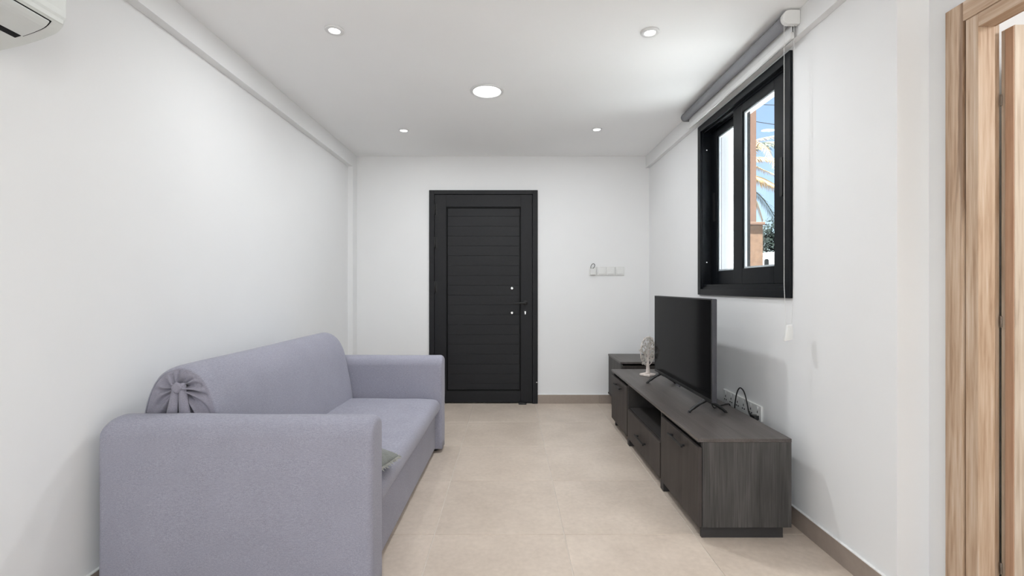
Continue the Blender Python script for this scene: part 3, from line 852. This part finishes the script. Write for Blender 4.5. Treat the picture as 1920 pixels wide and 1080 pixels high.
# ------------------------------------------------------------------ white tree ornament
orn = empty('tree_ornament', (1.068, 3.600, SZ1), 'white carved tree of life ornament on a square base beside the television', 'ornament', rz=math.radians(40))
bm = B(); box(bm, -.045, .045, -.045, .045, .0, .016)
obj('base', bm, M['tree_w'], orn, local=True, bevel=.004)
bm = B()
trunk = crom([(0, 0, .016), (.002, 0, .05), (-.001, 0, .085), (.001, 0, .13), (0, 0, .185)], 5)
tube(bm, trunk, [.017*(1-.035*i) for i in range(len(trunk))], 10)
for s in (-1, 1):
    tube(bm, crom([(s*.020, 0, .016), (s*.010, 0, .03), (s*.004, 0, .06)], 4), [.007, .007, .006, .006, .005, .005, .004, .004, .003], 8)
RC = Vector((0, 0, .188)); RD = .108
for k in range(15):
    a = -.62+(2*PI-1.90+.0)*k/14-.0
    a = math.radians(-58)+math.radians(296)*k/14
    e = Vector((math.cos(a)*RD*.86, random.uniform(-.006, .006), math.sin(a)*RD*.98))+RC
    st = Vector((0, 0, .10+.10*random.random()))
    m1 = st.lerp(e, .5)+Vector((random.uniform(-.01, .01), 0, random.uniform(0, .012)))
    tube(bm, crom([st, m1, e], 4), [.0032-.00022*i for i in range(9)], 6)
obj('trunk', bm, M['tree_w'], orn, local=True)
bm = B()
tube(bm, [(math.cos(2*PI*k/40)*RD*.9, 0, RC.z+math.sin(2*PI*k/40)*RD*1.02) for k in range(40)], .0028, 6, closed=True)
obj('hoop', bm, M['tree_w'], orn, local=True)
leafb = B()
prism(leafb, [(.0098*math.cos(2*PI*k/10), .0125*math.sin(2*PI*k/10)) for k in range(10)], 'Y', -.0011, .0011)
leafm = bpy.data.meshes.new('leaf'); leafb.to_mesh(leafm); leafb.free(); leafm.materials.append(M['tree_leaf'])
cnt = 0
while cnt < 105:
    u, v = random.uniform(-1, 1), random.uniform(-1, 1)
    if u*u+v*v > 1 or (abs(u) < .14 and v < 0) or (v < -.72 and abs(u) < .3): continue
    o = bpy.data.objects.new('leaf', leafm); COL.objects.link(o); o.parent = orn
    o.location = (u*RD*.93, random.uniform(-.010, .010), RC.z+v*RD*1.03)
    o.rotation_euler = (random.uniform(-.5, .5), random.uniform(0, PI), random.uniform(-.6, .6))
    cnt += 1

# ------------------------------------------------------------------ sockets and cables behind the stand
def socket(y0, label, order):
    r = empty('wall_socket', (XR, y0+.073, .45), label, 'socket', 'double sockets above the tv stand')
    bm = B(); prism(bm, rounded_rect(y0, y0+.146, .407, .493, .006, 4), 'X', XR-.011, XR-.0002)
    obj('plate', bm, M['white_pl'], r, bevel=.003)
    for s in (0, 1):
        yc = y0+.037+.072*s
        obj('rocker_switch', bx(XR-.0145, XR-.0112, yc-.007, yc+.007, .470, .486), M['white_pl'], r, bevel=.0015)
        for (dy, dz, hw, hh) in ((0, .455, .0035, .006), (-.011, .434, .0055, .0035), (.011, .434, .0055, .0035)):
            obj('pin_hole', bx(XR-.0118, XR-.0111, yc+dy-hw, yc+dy+hw, dz-hh, dz+hh), M['alu_dark'], r)
    obj('mounting_rim', bx(XR-.0005, XR-.0001, y0-.003, y0+.149, .404, .496), M['rim_white'], r)
socket(2.520, 'white double wall socket with the black plug in it, nearest of three beside the television', 0)
socket(2.672, 'middle one of the three white double wall sockets behind the tv stand', 1)
socket(2.824, 'white double wall socket farthest back, half hidden by the television edge', 2)
pc = empty('power_cord', (XR-.03, 2.56, .42), 'black power cord looping up from the plug in the nearest wall socket', 'cable')
bm = B(); prism(bm, rounded_rect(2.534, 2.580, .412, .438, .008, 4), 'X', XR-.040, XR-.0125); 
obj('plug', bm, M['blk'], pc, bevel=.005, seg=3)
bm = B()
tube(bm, crom([(XR-.034, 2.575, .428), (XR-.036, 2.600, .445), (XR-.034, 2.628, .500), (XR-.034, 2.660, .545), (XR-.036, 2.700, .556), (XR-.040, 2.728, .520), (XR-.045, 2.740, .455), (XR-.048, 2.745, .37), (XR-.05, 2.76, .25), (XR-.05, 2.80, .12), (XR-.05, 2.90, .02)], 6), .0036, 8)
obj('cable', bm, M['blk'], pc)
bm = B(); tube(bm, [(XR-.034, 2.572, .427), (XR-.036, 2.595, .441)], [.0075, .0045], 10); obj('strain_relief', bm, M['blk'], pc)
bm = B()
tube(bm, crom([(1.127, 2.62, .545), (1.135, 2.62, .490), (1.150, 2.62, .4615), (1.19, 2.66, .4605), (1.235, 2.69, .4605), (1.265, 2.71, .4605), (1.285, 2.72, .452), (1.30, 2.73, .40), (1.305, 2.74, .28)], 6), .0032, 8)
props(obj('television_cable', bm, M['blk'], origin=(1.235, 2.69, SZ1)), 'thin black cable running from behind the television over the back of the stand', 'cable')

# ------------------------------------------------------------------ switches on the far wall
lab = ['white wall switch next to the key hook plate on the far wall',
       'middle white wall switch in the row right of the black door',
       'rightmost white wall switch in the row right of the black door']
for k, x0 in enumerate((.858, .948, 1.038)):
    r = empty('wall_switch', (x0+.043, YB, 1.29), lab[k], 'switch', 'light switches on the far wall')
    bm = B(); prism(bm, rounded_rect(x0, x0+.086, 1.252, 1.338, .006, 4), 'Y', YB-.010, YB-.0002); obj('plate', bm, M['white_pl'], r, bevel=.003)
    bm = B(); prism(bm, [(YB-.0102, 1.266), (YB-.017, 1.266), (YB-.0125, 1.325), (YB-.0102, 1.325)], 'X', x0+.012, x0+.074); obj('rocker', bm, M['white_pl'], r, bevel=.0015)
r = empty('card_switch', (.815, YB, 1.29), 'white card switch with a dark cord loop, leftmost of the switch row', 'switch')
bm = B(); prism(bm, rounded_rect(.778, .852, 1.252, 1.338, .006, 4), 'Y', YB-.010, YB-.0002); obj('plate', bm, M['white_pl'], r, bevel=.003)
bm = B(); box(bm, .787, .842, YB-.034, YB-.0105, 1.258, 1.318); obj('card_slot', bm, M['white_pl'], r, bevel=.003)
bm = B(); tube(bm, crom([(.797, YB-.026, 1.312), (.793, YB-.028, 1.335), (.803, YB-.03, 1.357), (.820, YB-.03, 1.366), (.832, YB-.028, 1.352), (.826, YB-.026, 1.332), (.812, YB-.026, 1.320)], 5), .0032, 8)
obj('tag_loop', bm, plain('grey_cord', (92, 92, 92), .6), r, label='dark grey cord loop')

# ------------------------------------------------------------------ ceiling lights
def downlight(x, y, r_out, r_in, label, power, name='downlight', group=None, cat='ceiling light'):
    t = empty(name, (x, y, HC), label, cat, group)
    bm = B(); n = 40
    prof = [(r_out, -.0004), (r_out, -.004), (r_out*.96, -.007), (r_in*1.06, -.0085), (r_in, -.006), (r_in, -.001)]
    rings = [[bm.verts.new((r*math.cos(2*PI*k/n), r*math.sin(2*PI*k/n), h)) for k in range(n)] for r, h in prof]
    for a, b in zip(rings, rings[1:]+rings[:1]):
        for k in range(n):
            f = bm.faces.new((a[k], a[(k+1) % n], b[(k+1) % n], b[k])); f.smooth = True
    obj('ring', bm, M['ring'], t, local=True)
    bm = B(); lathe(bm, [(r_in*.99, -.0008), (r_in*.99, -.0035), (r_in*.9, -.0045)], (0, 0, 0), 'Z', 36); obj('lens', bm, M['lamp'], t, local=True, label='glowing white lens')
    d = bpy.data.lights.new('lamp_light', 'AREA'); d.shape = 'DISK'; d.size = r_in*1.8; d.energy = power; d.color = (.93, .97, 1.0)
    o = bpy.data.objects.new('lamp_light', d); COL.objects.link(o); o.location = (x, y, HC-.012)
    return t
g = 'small recessed downlights in the ceiling'
downlight(-.870, 2.322, .046, .027, 'small round recessed downlight at the near left of the ceiling', 4.4, group=g)
downlight(.706, 2.341, .046, .027, 'small round recessed downlight at the near right of the ceiling, by the blind', 4.4, group=g)
downlight(-.861, 3.807, .042, .029, 'small round recessed downlight at the far left of the ceiling', 2.2, group=g)
downlight(.709, 3.781, .042, .029, 'small round recessed downlight at the far right of the ceiling', 2.2, group=g)
downlight(-.146, 3.049, .110, .090, 'large round recessed ceiling light in the middle of the four small ones', 15.5, name='ceiling_light')

# copies of the fittings, added unseen behind the camera to light from above
downlight(-.866, -.65, .046, .027, 'added unseen small downlight at the rear left of the ceiling', 3.4, group=g)
downlight(.708, -.65, .046, .027, 'added unseen small downlight at the rear right of the ceiling', 3.4, group=g)
downlight(-.146, .10, .110, .090, 'added unseen large ceiling light over the rear half of the room', 12.0, name='ceiling_light')

# ------------------------------------------------------------------ roller blind
rb = empty('roller_blind', (BEAM_R, 2.79, 2.38), 'grey fabric roller blind rolled up above the black window with a bead chain', 'blind')
BY0, BY1 = 2.150, 3.425
tx, tz = 1.287, 2.380
bm = B(); lathe(bm, [(.004, BY0+.016), (.0275, BY0+.016), (.0275, BY1-.012), (.004, BY1-.012)], (tx, 0, tz), 'Y', 28)
obj('fabric_roll', bm, M['blind'], rb)
bm = B()
fx = tx+.0265
box(bm, fx-.0008, fx+.0008, BY0+.02, BY1-.016, 2.318, tz); obj('hanging_fabric', bm, M['blind_w'], rb)
bm = B(); prism(bm, rounded_rect(fx-.008, fx+.008, 2.293, 2.3255, .006, 4), 'Y', BY0+.02, BY1-.016); obj('bottom_rail', bm, M['blind_w'], rb)
bm = B()
prism(bm, [(BEAM_R-.0005, 2.413), (tx, 2.413)]+[(tx+.0315*math.cos(a), tz+.0325*math.sin(a)) for a in [PI/2+PI*i/14 for i in range(1, 14)]]+[(tx, 2.348), (BEAM_R-.0005, 2.348)], 'Y', BY0-.010, BY0+.0155)
obj('bracket', bm, M['white_pl'], rb, bevel=.003)
bm = B()
prism(bm, [(BEAM_R-.0005, 2.413), (tx, 2.413)]+[(tx+.0295*math.cos(a), tz+.0305*math.sin(a)) for a in [PI/2+PI*i/14 for i in range(1, 14)]]+[(tx, 2.350), (BEAM_R-.0005, 2.350)], 'Y', BY1-.0115, BY1)
obj('bracket', bm, plain('grey_bracket', (120, 121, 124), .5), rb, bevel=.003)
# bead chain
def bead_mesh():
    b = B(); bmesh.ops.create_icosphere(b, subdivisions=1, radius=.0022); return b
proto = bead_mesh(); pv = [v.co.copy() for v in proto.verts]; pf = [[v.index for v in f.verts] for f in proto.faces]; proto.free()
YC = BY0-.003
pathL = [Vector((1.264, YC, 2.352-i*.0062)) for i in range(int((2.352-.955)/.0062))]
pathR = [Vector((1.309, YC, 2.352-i*.0062)) for i in range(int((2.352-.965)/.0062))]
# at the bottom the strands close into the weight
def bend(p):
    t = max(0, (1.15-p.z)/.2); t = min(1, t)
    return Vector((p.x+(1.284-p.x)*t*.45, p.y, p.z))
V, F = [], []
for p in pathL+pathR:
    q = bend(p); o0 = len(V)
    V += [tuple(q+v) for v in pv]; F += [[i+o0 for i in f] for f in pf]
bm = B(); vs = [bm.verts.new(v) for v in V]
for f in F: bm.faces.new([vs[i] for i in f]).smooth = True
obj('bead_chain', bm, M['white_pl'], rb, kind='stuff', label='white bead chain hanging in a long loop')
bm = B()
for path in (pathL, pathR): tube(bm, [bend(path[0]), bend(path[len(path)//2]), bend(Vector((path[0].x, YC, 1.15))), bend(path[-1])], .0007, 5)
obj('chain_cord', bm, M['white_pl'], rb)
bm = B(); prism(bm, [(1.273, .964), (1.299, .968), (1.303, .93), (1.300, .898), (1.262, .890), (1.270, .93)], 'Y', YC-.009, YC+.009)
obj('chain_weight', bm, M['white_pl'], rb, bevel=.004, seg=3)

# ------------------------------------------------------------------ air conditioner, upper left
ac = empty('air_conditioner', (XL, 1.0, 1.98), 'white split air conditioner high on the left wall at the top left corner', 'air conditioner')
low0 = [(-1.5395, 1.847), (-1.528, 1.849), (-1.464, 1.863), (-1.414, 1.878), (-1.381, 1.890), (-1.355, 1.903), (-1.338, 1.922)]
low = [(p.x, p.y) for p in crom([(a_, b_, 0) for a_, b_ in low0], 4)]
body = low+[(-1.330, 1.945), (-1.328, 2.00), (-1.331, 2.08), (-1.345, 2.115), (-1.375, 2.130), (-1.5395, 2.133)]
AY0, AY1 = .58, 1.400
bm = B(); prism(bm, body, 'Y', AY0, AY1); obj('body', bm, M['ac_pl'], ac, bevel=.004, seg=2)
def on_low(x):
    for (a, b), (c, d) in zip(low[:-1], low[1:]):
        if a <= x <= c: return b+(d-b)*(x-a)/(c-a)
    return low[-1][1]
def sheet(xa, xb, ya, yb, off, thick, n=10, bow=0):
    pts = [(xa+(xb-xa)*i/n) for i in range(n+1)]
    up = [(x+.25*off, on_low(x)-off) for x in pts]; dn = [(x+.25*(off+thick), on_low(x)-off-thick) for x in pts[::-1]]
    bm = B(); prism(bm, up+dn, 'Y', ya, yb); return bm
obj('flap_gap', sheet(-1.424, -1.3405, .615, 1.3665, .0002, .0012), M['alu_dark'], ac)
obj('flap', sheet(-1.421, -1.342, .618, 1.361, .0010, .004), M['ac_flap'], ac, smooth=False, bevel=.001)
obj('air_slot', sheet(-1.4415, -1.4235, .62, 1.360, .0002, .0030), M['alu_dark'], ac)
obj('front_panel', (lambda b: (prism(b, [(-1.3368, 1.9232), (-1.3345, 1.9250), (-1.3240, 2.00), (-1.327, 2.07), (-1.331, 2.078)], 'Y', AY0+.004, AY1-.004), b)[-1])(B()), M['ac_pl'], ac, bevel=.001)

# ------------------------------------------------------------------ outside the window
struct('ground', bx(-20, 60, -20, 70, -.30, -.17), M['asphalt'])
struct('bounce_terrace', bx(1.58, 6.0, 1.85, 5.8, -.17, -.15), M['ground'])  # unseen paving, made pale to bounce sun through the window onto the ceiling
# white house wing just beyond the window
hw = empty('house_wing', (2.5, 7.5, -.17), 'white rendered house wing seen through the left window pane', 'building')
obj('wall', bx(1.0, 3.6, 7.5, 9.2, -.17, 5.2), M['white_ext'], hw)
obj('porch_pillar', bx(2.82, 2.945, 6.0, 6.22, -.17, 5.2), M['white_ext'], hw, bevel=.004)
obj('porch_pillar', bx(1.70, 1.825, 6.0, 6.22, -.17, 5.2), M['white_ext'], hw, bevel=.004)
obj('roof', bx(.9, 3.7, 5.85, 9.3, 5.2005, 5.38), M['white_ext'], hw, bevel=.01)  # unseen porch roof, added to shade the set-back wall
th = empty('tan_house', (4.5, 11.5, -.17), 'tan rendered house corner seen through the right window pane', 'building')
obj('wall', bx(3.6, 5.29, 10.0, 13.0, -.17, 7.0), M['tan'], th)
obj('roof', (lambda b: (prism(b, [(3.35, 7.0), (5.37, 7.0), (4.45, 7.9)], 'Y', 9.8, 13.2), b)[-1])(B()), M['roof'], th)
wf = obj('window', bx(4.0, 4.7, 9.96, 9.999, 3.2, 4.4), M['white_ext'], th); obj('pane', bx(4.06, 4.64, 9.945, 9.959, 3.26, 4.34), M['carglass'], wf)
gw = empty('garden_wall', (4.6, 9.6, -.17), 'rough tan garden wall behind the white car', 'wall')
obj('masonry', bx(3.9, 5.17, 9.5, 9.75, -.17, 2.40), M['tan_rough'], gw, bevel=.02)
obj('coping', bx(3.87, 5.19, 9.46, 9.79, 2.4005, 2.46), M['tan'], gw, bevel=.01)

# parked van facing left, half behind the garden wall
ca = empty('van', (7.9, 11.3, -.17), 'white parked van seen low in the right window pane beside the tan garden wall', 'van')
c0 = -.17; ox = .67; VY0, VY1 = 10.6, 12.2; kz = 1.087
def vp(x, z): return (x+ox, c0+z*kz)
side = crom([(*vp(4.78, .45), 0), (*vp(4.78, .95), 0), (*vp(4.96, 1.20), 0), (*vp(5.07, 1.74), 0), (*vp(5.20, 1.93), 0), (*vp(7.4, 1.96), 0), (*vp(9.2, 1.93), 0), (*vp(9.42, 1.7), 0), (*vp(9.42, .6), 0), (*vp(9.3, .4), 0), (*vp(4.95, .36), 0)], 4, True)
bm = B(); prism(bm, [(p.x, p.y) for p in side], 'Y', VY0, VY1); obj('body', bm, M['car'], ca, bevel=.05, seg=3)
for q in ([(5.16, 1.22), (5.26, 1.58), (6.2, 1.58), (6.2, 1.22)], [(6.3, 1.22), (6.3, 1.58), (7.6, 1.58), (7.6, 1.22)], [(7.7, 1.22), (7.7, 1.58), (9.1, 1.58), (9.1, 1.22)]):
    bm = B(); prism(bm, [vp(x, z) for x, z in q], 'Y', VY0-.015, VY0-.002); obj('window', bm, M['carglass'], ca)
bm = B(); prism(bm, [vp(x, z) for x, z in ((4.955, 1.24), (5.055, 1.72), (5.075, 1.72), (4.975, 1.24))], 'Y', VY0+.12, VY1-.12); obj('windscreen', bm, M['carglass'], ca)
for wx in (5.6+ox, 8.5+ox):
    for wy in (VY0-.01, VY1-.2):
        bm = B(); lathe(bm, [(.20, wy), (.32, wy+.01), (.34, wy+.05), (.34, wy+.17), (.32, wy+.21), (.2, wy+.22)], (wx, 0, c0+.34), 'Y', 24)
        w_ = obj('wheel', bm, M['rubber'], ca)
        bm = B(); lathe(bm, [(.19, wy-.012), (.2, wy-.004), (.2, wy-.0005)], (wx, 0, c0+.34), 'Y', 20); obj('hub_cap', bm, M['chrome'], w_)
bm = B(); prism(bm, rounded_rect(5.60, 5.76, 1.54, 1.80, .05, 4), 'Y', VY0-.26, VY0-.07); mr_ = obj('mirror', bm, M['car'], ca, bevel=.02)
bm = B(); prism(bm, rounded_rect(5.645, 5.745, 1.57, 1.76, .04, 4), 'Y', VY0-.275, VY0-.261); obj('mirror_glass', bm, M['carglass'], mr_)
obj('mirror_arm', bx(5.70, 5.75, VY0-.07, VY0-.001, 1.50, 1.60), M['blk'], mr_)

# palm: trunk hidden behind the window frame, dry and green fronds reaching into view
PXp, PYp, PH = 7.12, 14.5, 5.0
pa = empty('palm_tree', (PXp, PYp, -.17), 'palm tree with straw coloured drooping fronds outside the window', 'tree')
bm = B(); tube(bm, [(PXp, PYp, -.17), (PXp+.04, PYp, 1.6), (PXp, PYp, 3.6), (PXp, PYp, PH)], [.26, .2, .19, .24], 14); obj('trunk', bm, M['bark'], pa)
def frond(az, path, ll0, dens, hang, mat):
    bm = B(); d = Vector((math.cos(az), math.sin(az), 0)); c = Vector((PXp, PYp, PH))
    pts = crom([c+d*u+Vector((0, 0, w)) for u, w in path], 5); n = len(pts)-1
    tube(bm, pts, [.026*(1-.85*i/n) for i in range(n+1)], 5)
    sd = d.cross(Vector((0, 0, 1)))
    for i in range(2, dens):
        t = i/dens; k = int(t*n); f = t*n-k; p = pts[k].lerp(pts[min(n, k+1)], f)
        tg = (pts[min(n, k+1)]-pts[k]).normalized()
        ll = ll0*math.sin(PI*min(1, t*.8+.15))**.6
        for sg in (-1, 1):
            q = (sd*sg*.6+tg*.6+Vector((0, 0, -hang+random.uniform(-.3, .3)))).normalized()
            e = p+q*ll*random.uniform(.7, 1.1); w = tg*.011
            m_ = p.lerp(e, .5)+Vector((0, 0, .02))
            bm.faces.new([bm.verts.new(x) for x in (p-w*.6, p+w*.6, m_+w, e, m_-w)])
    obj('frond', bm, mat, pa)
frond(.10, [(0, 0), (.45, .62), (.9, .80), (1.5, .86), (2.1, .5)], .20, 46, .5, M['frond_dry'])
frond(-.15, [(0, 0), (.5, .13), (.9, .10), (1.5, 0), (2.0, -.35)], .24, 80, .8, M['frond_dry'])
frond(.05, [(0, 0), (.4, -.05), (.8, -.22), (1.3, -.44), (1.8, -.95)], .20, 50, .6, M['frond_dry'])
frond(-.05, [(0, 0), (.45, -.38), (.8, -.52), (1.25, -.80), (1.7, -1.25)], .42, 110, .9, M['frond_dry'])
frond(.12, [(0, 0), (.4, -.72), (.8, -1.08), (1.15, -1.55), (1.4, -2.05)], .42, 70, .4, M['frond'])
frond(-.1, [(0, 0), (.3, -.78), (.55, -1.25), (.72, -1.8)], .36, 70, .8, M['frond_dry'])
for k in range(14):
    az = math.radians(50+k*20); q = random.uniform(-.3, .9)
    frond(az, [(0, 0), (.5, .2+.5*q), (1.0, .15+.7*q), (1.6, -.2+.6*q), (2.1, -.9+.4*q)], .36, 60, .6, M['frond_dry'] if k % 3 else M['frond'])
# dark evergreen further back
dt = empty('evergreen_tree', (9.0, 16.0, -.17), 'dark green bushy tree behind the white car', 'tree')
bm = B(); tube(bm, [(9.0, 16, -.17), (9.0, 16, 1.0), (9.05, 16, 2.2)], [.16, .13, .08], 10); obj('trunk', bm, M['bark'], dt)
bm = B()
for i in range(4200):
    v = Vector((random.gauss(0, 1), random.gauss(0, 1), random.gauss(0, 1))).normalized()*random.uniform(.55, 1.0)
    lump = 1+.25*noise.noise(v*2.5)
    p = Vector((9.05+v.x*1.05*lump, 16+v.y*1.0*lump, 2.25+v.z*1.12*lump))
    a = Vector((random.gauss(0, 1), random.gauss(0, 1), random.gauss(0, 1))).normalized(); b = a.orthogonal().normalized()
    s = random.uniform(.05, .09)
    f = [bm.verts.new(x) for x in (p-a*s, p+b*s*.5, p+a*s, p-b*s*.5)]; bm.faces.new(f)
obj('foliage', bm, M['leaf'], dt, kind='stuff')
# overhead wires from the tan house to a pole
po = empty('utility_pole', (16.0, 21.0, -.17), 'wooden utility pole carrying the overhead wires', 'pole')
bm = B(); tube(bm, [(16, 21, -.17), (16, 21, 11.5)], [.14, .1], 12); obj('post', bm, M['bark'], po)
obj('cross_arm', bx(15.93, 16.07, 20.4, 21.6, 10.6, 10.72), M['bark'], po)
wires = ['uppermost overhead wire crossing the sky in the right window pane', 'middle overhead wire crossing the sky in the right window pane', 'lowest overhead wire crossing the sky in the right window pane']
for k, (za, zb) in enumerate(((7.6, 10.75), (7.0, 10.1), (6.0, 8.9))):
    zs = 6.9-.35*k
    a = Vector((4.6+.2*k, 13.0, zs)); b = Vector((16.0, 21.0, zb))
    bm = B(); tube(bm, [a.lerp(b, i/14)-Vector((0, 0, .55*math.sin(PI*i/14))) for i in range(15)], .012, 5)
    props(obj('overhead_wire', bm, M['blk'], origin=a), wires[k], 'wire', 'overhead wires outside')
